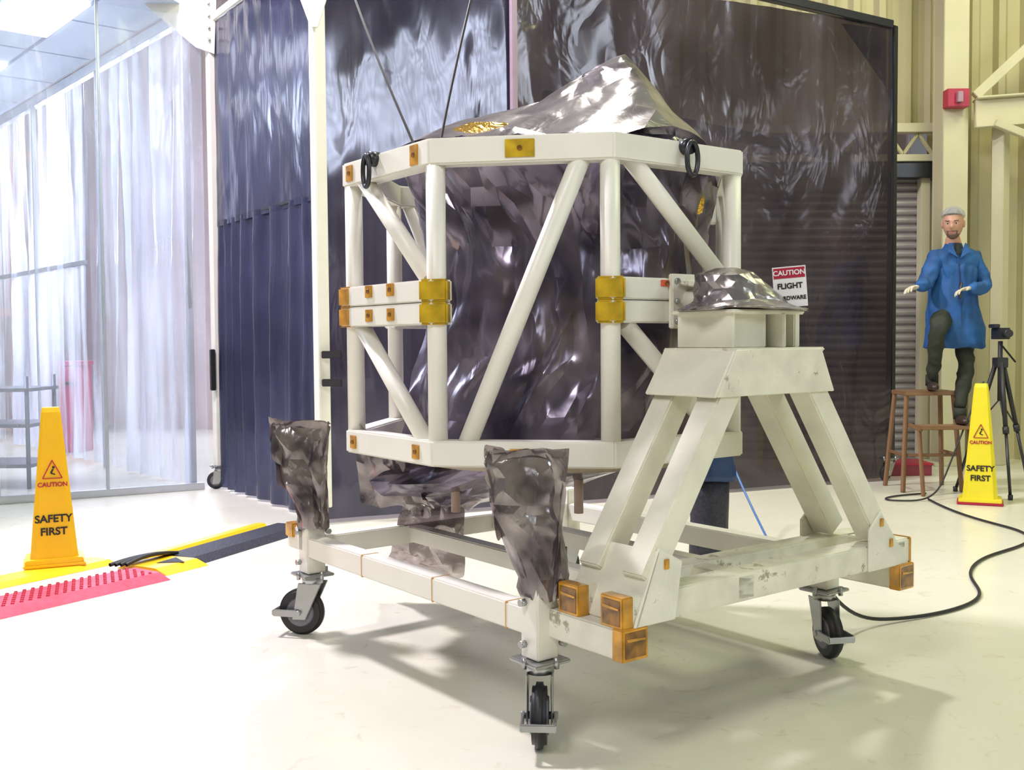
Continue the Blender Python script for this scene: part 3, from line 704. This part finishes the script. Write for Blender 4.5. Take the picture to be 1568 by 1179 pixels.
# ------------------------------------------------------------------ safety cones
def cone(name,x,y,rz,H,mt,basem,Z0=0):
    g=group(name,(x,y,Z0)); B=Matrix.Translation((x,y,Z0))@Matrix.Rotation(rz,4,'Z')
    bm=bmesh.new(); rows=[]
    lv=[(.035,.125,.10),(.06,.122,.098),(H*.97,.050,.042),(H,.043,.035)]
    for z,hx,hy in lv:
        cut=.25*hx
        pts=[(-hx,-(hy-cut)),(-(hx-cut),-hy),(hx-cut,-hy),(hx,-(hy-cut)),(hx,hy-cut),(hx-cut,hy),(-(hx-cut),hy),(-hx,hy-cut)]
        rows.append([bm.verts.new((p[0],p[1],z)) for p in pts])
    for i in range(3):
        for j in range(8): bm.faces.new((rows[i][j],rows[i][(j+1)%8],rows[i+1][(j+1)%8],rows[i+1][j]))
    bm.faces.new(rows[-1]); bm.faces.new(rows[0][::-1])
    me=bpy.data.meshes.new('cone_body'); bm.to_mesh(me); bm.free(); link(me,'cone_body',g,mt,B)
    for nm,zz,w,h,m_ in (('cone_foot',.03,.30,.03,mt),('cone_base',.010,.32,.02,basem)):
        bm=bmesh.new(); bmesh.ops.create_cube(bm,size=1); bmesh.ops.scale(bm,vec=(w,w*.82,h),verts=bm.verts)
        bmesh.ops.bevel(bm,geom=bm.edges[:],offset=.006,segments=2,affect='EDGES')
        me=bpy.data.meshes.new(nm); bm.to_mesh(me); bm.free(); link(me,nm,g,m_,B@Matrix.Translation((0,0,zz)))
    sl_=math.atan2(.098-.042,H*.91)
    def F(z,off=.003):
        yy=-(.098-(z-.06)*(.056/(H*.91)))-off
        return B@Matrix.Translation((0,yy,z))@Matrix.Rotation(math.radians(90)-sl_,4,'X')
    text('safety_text','SAFETY',.058,F(H*.30),INK,g,.0008,.0016)
    text('first_text','FIRST',.058,F(H*.22),INK,g,.0008,.0016)
    text('caution_text','CAUTION',.034,F(H*.515),RED,g,.0008,.001)
    for i,(a,b_) in enumerate((((-.05,0),(.05,0)),((.05,0),(0,.10)),((0,.10),(-.05,0)))):
        M0=F(H*.555)
        beam('triangle_%d'%i,M0@V((a[0],a[1],0)),M0@V((b_[0],b_[1],0)),.004,.005,RED,g,bev=0,up=(0,1,.01))
    M0=F(H*.59)
    tube('figure_head',M0@V((.006,.03,0)),M0@V((.006,.03,.002)),.007,INK,g,seg=12)
    beam('figure_body',M0@V((.004,.02,0)),M0@V((-.008,-.002,0)),.008,.003,INK,g,bev=0,up=(0,1,0))
    beam('figure_leg',M0@V((-.008,-.002,0)),M0@V((.014,-.01,0)),.006,.003,INK,g,bev=0,up=(0,1,0))
    return g
cone('safety_cone',-2.585,5.84,math.radians(24),.88,YEL,YEL,.024)
cone('safety_cone.001',3.53,7.85,math.radians(-24),.905,YEL2,RED)
# ------------------------------------------------------------------ cable ramp
rg=group('cable_ramp',(-2,6,0))
def rseg(nm,p,q_,wn,wf,h,m,off=0):
    p=V((p[0],p[1],0));q_=V((q_[0],q_[1],0)); d=(q_-p).normalized(); s=V((d.y,-d.x,0))
    pts=[(-wf,0),(-wf*.6,h),(wn*.6,h),(wn,0)]
    bm=bmesh.new(); A=[bm.verts.new(p+s*(a+off)+V((0,0,z))-p) for a,z in pts]; B_=[bm.verts.new(q_+s*(a+off)+V((0,0,z))-p) for a,z in pts]
    for i in range(3): bm.faces.new((A[i],A[i+1],B_[i+1],B_[i]))
    bm.faces.new(A[::-1]); bm.faces.new(B_)
    bmesh.ops.recalc_face_normals(bm,faces=bm.faces[:])
    me=bpy.data.meshes.new(nm); bm.to_mesh(me); bm.free(); link(me,nm,rg,m,Matrix.Translation(p+V((0,0,.001))))
rseg('red_tread',(-3.0,4.28),(-2.05,5.66),.24,.12,.03,PINK,.04)
rseg('yellow_edge_near',(-3.25,4.32),(-2.25,5.9),.13,.13,.022,YEL,-.15)
rseg('yellow_end',(-2.08,5.72),(-1.93,5.98),.24,.16,.03,YEL,0)
rseg('black_tread',(-1.97,5.98),(-1.54,7.03),.20,.14,.03,RAMP,.02)
rseg('yellow_edge_far',(-2.0,5.98),(-1.57,7.05),.05,.05,.02,YEL,-.17)
def studs():
    bm=bmesh.new(); d=V((.567,.824,0)).normalized(); s=V((d.y,-d.x,0)); o=V((-3.0,4.28,0))
    for i in range(36):
        for k_ in range(-1,6):
            c_=o+d*(.045*i+.03+(.022 if k_%2 else 0))+s*(.0+k_*.034)+V((0,0,.034))
            bmesh.ops.create_cone(bm,cap_ends=True,segments=6,radius1=.010,radius2=.007,depth=.008,matrix=Matrix.Translation(c_))
    me=bpy.data.meshes.new('tread_studs'); bm.to_mesh(me); bm.free(); link(me,'tread_studs',rg,mat('stud_red',(.5,.03,.07),.5))
studs()
polyplate('arrow_mark',[(-1.99,5.78,.033),(-1.93,5.93,.033),(-1.84,5.80,.033)],.002,RAMP,rg,0)
for i in range(4):
    wire('ramp_cable_%d'%i,[(-2.22+i*.03,5.70,.04),(-2.14+i*.03,5.82,.06+.008*i),(-2.06+i*.02,5.92,.06),(-2.02+i*.02,6.05,.035)],.011,BLACK,rg)
# floor cables
wire('floor_power_cable',[(3.2,8.0,.01),(3.1,7.2,.01),(3.35,6.7,.01),(3.1,6.2,.01),(2.65,5.9,.01),(2.35,5.4,.01),(2.3,5.0,.01),(2.0,4.7,.01),(1.65,4.55,.01),(1.45,4.45,.05),(1.32,4.3,.2)],.008,BLACK)
wire('tripod_cable',[(3.75,8.3,.9),(3.45,8.2,.3),(3.3,8.0,.01),(3.0,7.9,.01),(2.8,8.0,.01),(3.0,8.2,.01),(3.3,8.3,.01)],.007,BLACK)
wire('blue_cable',[(1.35,6.9,.7),(1.45,6.6,.3),(1.5,6.2,.1),(1.5,5.9,.012)],.007,mat('blue_cable_skin',(.05,.14,.38),.4))
BLUEC=mat('blue_cover',(.01,.035,.12),.5)
g=group('covered_equipment_box',(1.0,5.9,.0))
loft('blue_cover',[(.48,1.10,5.75,.12,.12,0),(.6,1.09,5.75,.12,.12,.2),(.72,1.09,5.75,.10,.09,.2),(.75,1.09,5.75,.04,.03,.2)],BLUEC,g,n=30,amp=.02,freq=6,seed=3,sub=4)
loft('black_base',[(.01,1.08,5.75,.10,.1,0),(.50,1.09,5.75,.10,.10,0)],RAMP,g,n=30,amp=.01,freq=6,seed=3,sub=4)
for i in range(5):
    wire('under_cart_cable' if i==0 else 'under_cart_cable.%03d'%i,[(.1+i*.05,5.2,.012),(.3,5.35+i*.04,.012),(.55-i*.05,5.2,.05),(.75,5.5-i*.05,.012),(.45,5.6,.012)],.008,mat('cable_%d'%i,[(.02,.02,.02),(.5,.5,.1),(.05,.05,.05),(.1,.4,.3),(.6,.6,.6)][i],.4))
# ------------------------------------------------------------------ stool
so=group('step_stool',(3.40,8.5,0))
BR=mat('stool_brown',(.22,.12,.06),.5)
boxc('top_step',(3.40,8.62,.80),(.42,.32,.035),BR,so)
for sx in (-1,1):
    for sy in (-1,1):
        beam('leg_%d%d'%(sx+1,sy+1),(3.40+sx*.24,8.62+sy*.2,0),(3.40+sx*.19,8.62+sy*.13,.79),.032,.032,BR,so)
    beam('side_rung_%d'%(sx+1),(3.40+sx*.22,8.44,.3),(3.40+sx*.22,8.8,.3),.025,.025,BR,so)
    beam('step_support_%d'%(sx+1),(3.44+sx*.2,8.2,.0),(3.44+sx*.2,8.3,.52),.028,.028,BR,so)
    beam('step_side_%d'%(sx+1),(3.44+sx*.2,8.25,.52),(3.42+sx*.2,8.5,.55),.025,.03,BR,so)
boxc('lower_step',(3.45,8.30,.54),(.44,.2,.03),BR,so)
beam('front_rung',(3.2,8.45,.3),(3.6,8.45,.3),.025,.025,BR,so)
g=group('red_floor_box',(3.35,9.3,0)); boxc('box_body',(3.3,9.6,.05),(1.0,.35,.10),mat('dull_red',(.25,.03,.05),.5),g); boxc('box_lid',(3.3,9.6,.105),(1.02,.37,.02),RED,g)
# ------------------------------------------------------------------ tripod
tr=group('camera_tripod',(3.88,8.3,0))
tc_=V((3.88,8.3,0))
tube('centre_column',tc_+V((0,0,.75)),tc_+V((0,0,1.22)),.018,BLACK,tr)
boxc('collar',tc_+V((0,0,1.05)),(.09,.09,.08),BLACK,tr)
for i,a in enumerate((-100,20,150)):
    a=math.radians(a); f=tc_+V((.32*math.cos(a),.32*math.sin(a),.01)); k0=tc_+V((.03*math.cos(a),.03*math.sin(a),1.05))
    m1=k0.lerp(f,.5)
    tube('upper_leg_%d'%i,k0,m1,.018,BLACK,tr); tube('lower_leg_%d'%i,m1,f,.012,DARKM,tr); tube('leg_clamp_%d'%i,k0.lerp(f,.48),k0.lerp(f,.53),.024,BLACK,tr)
    wire('spreader_%d'%i,[tc_+V((0,0,.76)),m1],.006,BLACK,tr)
    tube('foot_%d'%i,f-V((0,0,.01)),f+V((0,0,.03)),.018,BLACK,tr)
boxc('camera_body',tc_+V((0,0,1.28)),(.08,.16,.09),BLACK,tr)
tube('camera_lens',tc_+V((0,-.08,1.28)),tc_+V((0,-.15,1.28)),.03,BLACK,tr)
beam('pan_handle',tc_+V((0,0,1.2)),tc_+V((.17,.1,1.05)),.015,.015,BLACK,tr)
boxc('viewfinder',tc_+V((-.05,0,1.34)),(.05,.1,.03),BLACK,tr)
# ------------------------------------------------------------------ person
SKIN=mat('skin',(.50,.27,.19),.5); COAT=mat('blue_lab_coat',(.012,.08,.26),.7,0,.35,7,.4,14); PANT=mat('dark_trousers',(.025,.028,.02),.8)
GLOVE=mat('latex_glove',(.60,.53,.43),.45); HAIR=mat('beard_hair',(.16,.10,.08),.8); HAIRG=mat('grey_hair',(.20,.17,.15),.8,0,.3,30,.5,70); SHOE=mat('shoe',(.04,.025,.02),.4)
NET=film('hair_net',(.36,.38,.42),.5,0,transp=.6,tcol=(1,1,1),bump=.5,bscale=60,dist=.01,col2=(.52,.54,.58))
per=group('technician',(3.6,8.55,.56))
def skinmesh(name,verts,edges,radii,root=0,sub=2):
    me=bpy.data.meshes.new(name+'_sk'); me.from_pydata([tuple(v) for v in verts],edges,[])
    ob=bpy.data.objects.new(name+'_sk',me); COL.objects.link(ob)
    ob.modifiers.new('Skin','SKIN').use_smooth_shade=True
    sv=me.skin_vertices[0].data
    for i,r in enumerate(radii):
        sv[i].radius=(r,r) if not isinstance(r,tuple) else r
        sv[i].use_root=(i==root)
    s=ob.modifiers.new('Sub','SUBSURF'); s.levels=sub; s.render_levels=sub
    dg=bpy.context.evaluated_depsgraph_get()
    m2=bpy.data.meshes.new_from_object(ob.evaluated_get(dg)); bpy.data.objects.remove(ob)
    for p in m2.polygons: p.use_smooth=True
    return m2
vt=[];rd=[];nm_={}
def j(k_,x,y,z,r): nm_[k_]=len(vt); vt.append(V((x,y,z))); rd.append(r)
j('pel',3.615,8.60,1.48,(.135,.10)); j('waist',3.625,8.60,1.62,(.14,.105)); j('chest',3.64,8.59,1.81,(.175,.12)); j('neckb',3.615,8.575,1.965,(.095,.08)); j('neck',3.60,8.55,2.04,.058); j('headb',3.59,8.535,2.09,.06)
j('shL',3.465,8.57,1.905,.084); j('elL',3.375,8.52,1.69,.066); j('wrL',3.255,8.37,1.66,.044)
j('shR',3.805,8.60,1.895,.084); j('elR',3.865,8.55,1.645,.068); j('wrR',3.665,8.37,1.645,.044)
j('hipL',3.54,8.58,1.43,.092); j('knL',3.385,8.30,1.33,.074); j('anL',3.43,8.52,.90,.050)
j('hipR',3.70,8.60,1.43,.092); j('knR',3.70,8.50,1.02,.070); j('anR',3.60,8.40,.66,.050)
E=[('pel','waist'),('waist','chest'),('chest','neckb'),('neckb','neck'),('neck','headb'),('chest','shL'),('shL','elL'),('elL','wrL'),('chest','shR'),('shR','elR'),('elR','wrR'),('pel','hipL'),('hipL','knL'),('knL','anL'),('pel','hipR'),('hipR','knR'),('knR','anR')]
bme=skinmesh('body',vt,[(nm_[a],nm_[b]) for a,b in E],rd,0,3)
for m_ in (COAT,PANT,SKIN,GLOVE): bme.materials.append(m_)
def segd(p,a,b):
    ab=b-a; t=max(0,min(1,(p-a).dot(ab)/ab.dot(ab))); return (p-(a+ab*t)).length
for v in bme.vertices:
    c_=v.co; k_=.014 if c_.z<1.98 else 0
    v.co=c_+v.normal*(k_*rid(c_.x,c_.y,c_.z,10,2)-k_*.5)
for p in bme.polygons:
    c_=p.center; best=min(E,key=lambda e:segd(c_,vt[nm_[e[0]]],vt[nm_[e[1]]]))
    if best in (('hipL','knL'),('knL','anL'),('hipR','knR'),('knR','anR'),('pel','hipL'),('pel','hipR')): p.material_index=1
    elif best==('neck','headb') or (best==('neckb','neck') and c_.z>2.015): p.material_index=2
    else: p.material_index=0
link(bme,'body',per)
loft('coat_skirt',[(1.17,3.645,8.59,.215,.155,0),(1.18,3.645,8.59,.22,.16,0),(1.32,3.635,8.585,.205,.15,0),(1.5,3.63,8.59,.18,.135,0),(1.66,3.632,8.60,.17,.125,0),(1.8,3.64,8.59,.168,.12,0),(1.86,3.64,8.59,.12,.09,0)],COAT,per,n=72,amp=.028,freq=7,seed=2,sub=4,cap=True,vert=.3)
wire('coat_placket',[(3.60,8.450,1.92),(3.615,8.440,1.7),(3.62,8.42,1.45),(3.625,8.41,1.2)],.005,mat('coat_seam',(.01,.045,.16),.7),per)
polyplate('collar_left',[(3.55,8.46,2.015),(3.60,8.445,1.89),(3.52,8.445,1.94),(3.52,8.48,2.0)],.012,COAT,per)
polyplate('collar_right',[(3.66,8.46,2.015),(3.62,8.445,1.89),(3.70,8.445,1.94),(3.69,8.48,2.0)],.012,COAT,per)
boxc('shirt_front',(3.605,8.475,1.965),(.05,.03,.10),PANT,per,bev=.01)
def head():
    H=Matrix.Translation((3.585,8.515,2.175))@Matrix.Rotation(math.radians(-28),4,'Z')@Matrix.Rotation(math.radians(9),4,'X')@Matrix.Scale(1.05,4)
    bm=bmesh.new(); bmesh.ops.create_uvsphere(bm,u_segments=56,v_segments=48,radius=1)
    for v in bm.verts:
        x,y,z=v.co
        w=.076*(1-.20*max(0,-z)**1.5); dpt=.097
        X=x*w; Y=y*dpt; Z=z*(.128 if z<0 else .122)
        if z<-.2 and y>0: Y*=1-.35*min(1,(-z-.2))
        if y<0:
            f=math.exp(-((x/.16)**2))
            Y-= .022*f*math.exp(-((z+.18)/.13)**2) ; Y-=.010*f*math.exp(-((z+.02)/.2)**2)
            Y-= .006*math.exp(-((z-.22)/.09)**2)*math.exp(-(x/.6)**2)
            Y-= .007*math.exp(-((z+.48)/.07)**2)*math.exp(-(x/.3)**2); Y-=.008*math.exp(-((z+.80)/.12)**2)*math.exp(-(x/.4)**2)
            for ex in (-.42,.42): Y+=.009*math.exp(-((z-.05)/.1)**2-((x-ex)/.17)**2)
        v.co=(X,Y,Z)
    me=bpy.data.meshes.new('head'); bm.to_mesh(me); bm.free()
    for m_ in (SKIN,HAIR,HAIRG): me.materials.append(m_)
    for p in me.polygons:
        c_=p.center
        if c_.z>.068 or (c_.y>.025 and c_.z>-.05): p.material_index=2
        elif c_.y<-.02 and ((c_.z<-.076 and abs(c_.x)<.05) or (-.058<c_.z<-.046 and abs(c_.x)<.028) or (c_.z<-.046 and .026<abs(c_.x)<.038)): p.material_index=1
    link(me,'head',per,None,H,True)
    bm=bmesh.new(); bmesh.ops.create_uvsphere(bm,u_segments=36,v_segments=20,radius=1)
    for v in bm.verts:
        x,y,z=v.co; v.co=(x*.088,y*.108+.010,z*.082+.048)
        lim=.052+v.co.y*-.35
        if v.co.z<lim: v.co.z=lim; v.co.x*=.95; v.co.y*=.95
        v.co.z+=.008*nz(x,y,z,5)
    me=bpy.data.meshes.new('hair_net'); bm.to_mesh(me); bm.free(); link(me,'hair_net',per,NET,H,True)
    for sx in (-1,1):
        bm=bmesh.new(); bmesh.ops.create_uvsphere(bm,u_segments=12,v_segments=10,radius=1); bmesh.ops.scale(bm,vec=(.010,.018,.032),verts=bm.verts)
        me=bpy.data.meshes.new('ear'); bm.to_mesh(me); bm.free(); link(me,'ear_%d'%(sx+1),per,SKIN,H@Matrix.Translation((sx*.077,.008,-.005)),True)
        bm=bmesh.new(); bmesh.ops.create_uvsphere(bm,u_segments=12,v_segments=10,radius=.0095)
        me=bpy.data.meshes.new('eye'); bm.to_mesh(me); bm.free(); link(me,'eye_%d'%(sx+1),per,SIGNW,H@Matrix.Translation((sx*.032,-.078,.006)),True)
        bm=bmesh.new(); bmesh.ops.create_uvsphere(bm,u_segments=10,v_segments=8,radius=.006)
        me=bpy.data.meshes.new('pupil'); bm.to_mesh(me); bm.free(); link(me,'pupil_%d'%(sx+1),per,INK,H@Matrix.Translation((sx*.032,-.084,.006)),True)
        tube('brow_%d'%(sx+1),H@V((sx*.015,-.097,.026)),H@V((sx*.048,-.087,.028)),.004,HAIR,per,seg=8)
    tube('mouth',H@V((-.018,-.097,-.062)),H@V((.018,-.097,-.062)),.0035,mat('lip',(.4,.12,.1),.5),per,seg=8)
head()
def hand(name,wr,fwd,pn,mirror=1):
    wr=V(wr); f=V(fwd).normalized(); nn=V(pn); nn=(nn-f*nn.dot(f)).normalized(); s=f.cross(nn)*mirror
    v=[wr,wr+f*.035,wr+f*.07];r=[(.026,.02),(.032,.017),(.034,.015)];e=[(0,1),(1,2)]
    for k_,(o,ln) in enumerate(((-.03,.068),(-.01,.078),(.011,.073),(.031,.056))):
        b0=wr+f*.085+s*o; i0=len(v)
        p1=b0+f*ln*.45+nn*.008; p2=p1+f*ln*.3+nn*.016; p3=p2+f*ln*.18+nn*.02
        v+= [b0,p1,p2,p3]; r+=[.0095,.009,.008,.007]; e+=[(2,i0),(i0,i0+1),(i0+1,i0+2),(i0+2,i0+3)]
    i0=len(v); v+=[wr+f*.035-s*.035+nn*.006,wr+f*.065-s*.055+nn*.016,wr+f*.09-s*.055+nn*.024]; r+=[.012,.010,.0085]; e+=[(1,i0),(i0,i0+1),(i0+1,i0+2)]
    me=skinmesh(name,v,e,r,0,1); link(me,name,per,GLOVE)
hand('hand_right',(3.25,8.365,1.66),(-.8,-.45,-.1),(.2,-.2,-1),1)
hand('hand_left',(3.66,8.365,1.645),(-.9,-.3,-.15),(0,-.3,-1),-1)
tube('held_tool',(3.56,8.31,1.56),(3.575,8.33,1.69),.012,DARKM,per)
def shoe(nm,x,y,z,ang):
    M=Matrix.Translation((x,y,z))@Matrix.Rotation(ang,4,'Z')
    bm=bmesh.new(); bmesh.ops.create_uvsphere(bm,u_segments=24,v_segments=16,radius=1)
    for v in bm.verts:
        X,Y,Z=v.co
        w=.046*(1-.12*math.cos(Y*3)); X*=w
        Z=max(Z,-.6)*(.055 if Y>.2 else .042); Y=Y*.135-.045
        v.co=(X,Y,Z+.033)
    me=bpy.data.meshes.new(nm); bm.to_mesh(me); bm.free(); link(me,nm,per,SHOE,M,True)
    tube(nm+'_ankle',M@V((0,.02,.04)),M@V((0,.015,.13)),.05,PANT,per)
shoe('shoe_left',3.43,8.52,.819,math.radians(-15))
shoe('shoe_right',3.60,8.37,.556,math.radians(-10))
# ------------------------------------------------------------------ lights
def area(name,loc,target,size,power,col,sy=None):
    ld=bpy.data.lights.new(name,'AREA'); ld.energy=power; ld.color=col; ld.size=size
    if sy: ld.shape='RECTANGLE'; ld.size_y=sy
    ob=bpy.data.objects.new(name,ld); COL.objects.link(ob); ob.location=loc
    ob.rotation_euler=(V(target)-V(loc)).to_track_quat('-Z','Y').to_euler()
area('high_bay_left',(-3.2,6.0,6.5),(-.6,4,0),.6,620,(.98,.90,1))
area('high_bay_rear',(.6,6.8,6.8),(.8,4.2,0),.5,230,(1,.97,.88))
area('high_bay_right',(4.5,4.5,7),(3.5,5.5,0),1.6,120,(.86,1,.44))
area('high_bay_front',(-2.5,-1.5,6),(0,4,.5),2.0,230,(1,.96,.93))  # fill lamp added from the front, not a known fixture
area('high_bay_far_right',(5.5,7.5,6.8),(4.2,9.5,1),1.6,120,(1,.98,.60))
area('cleanroom_light',(-6.2,9.0,3.9),(-5,9.5,0),2.0,170,(.78,.87,1))
area('cleanroom_backlight',(-5.0,14.2,3.5),(-4.2,9,1.5),2.5,270,(.80,.84,1))
w=bpy.data.worlds.new('World'); S.world=w; w.use_nodes=True
bg=w.node_tree.nodes['Background']; bg.inputs['Color'].default_value=(.93,.94,1,1); bg.inputs['Strength'].default_value=.16
# ------------------------------------------------------------------ camera
cd=bpy.data.cameras.new('camera'); cam=bpy.data.objects.new('camera',cd); COL.objects.link(cam)
cd.sensor_width=36; cd.lens=36.73
cam.matrix_world=Matrix.Translation((0,0,1.26))@Matrix.Rotation(math.radians(90-2.47),4,'X')@Matrix.Rotation(math.radians(-.45),4,'Z')
S.camera=cam
S.view_settings.view_transform='Standard'
S.view_settings.exposure=0
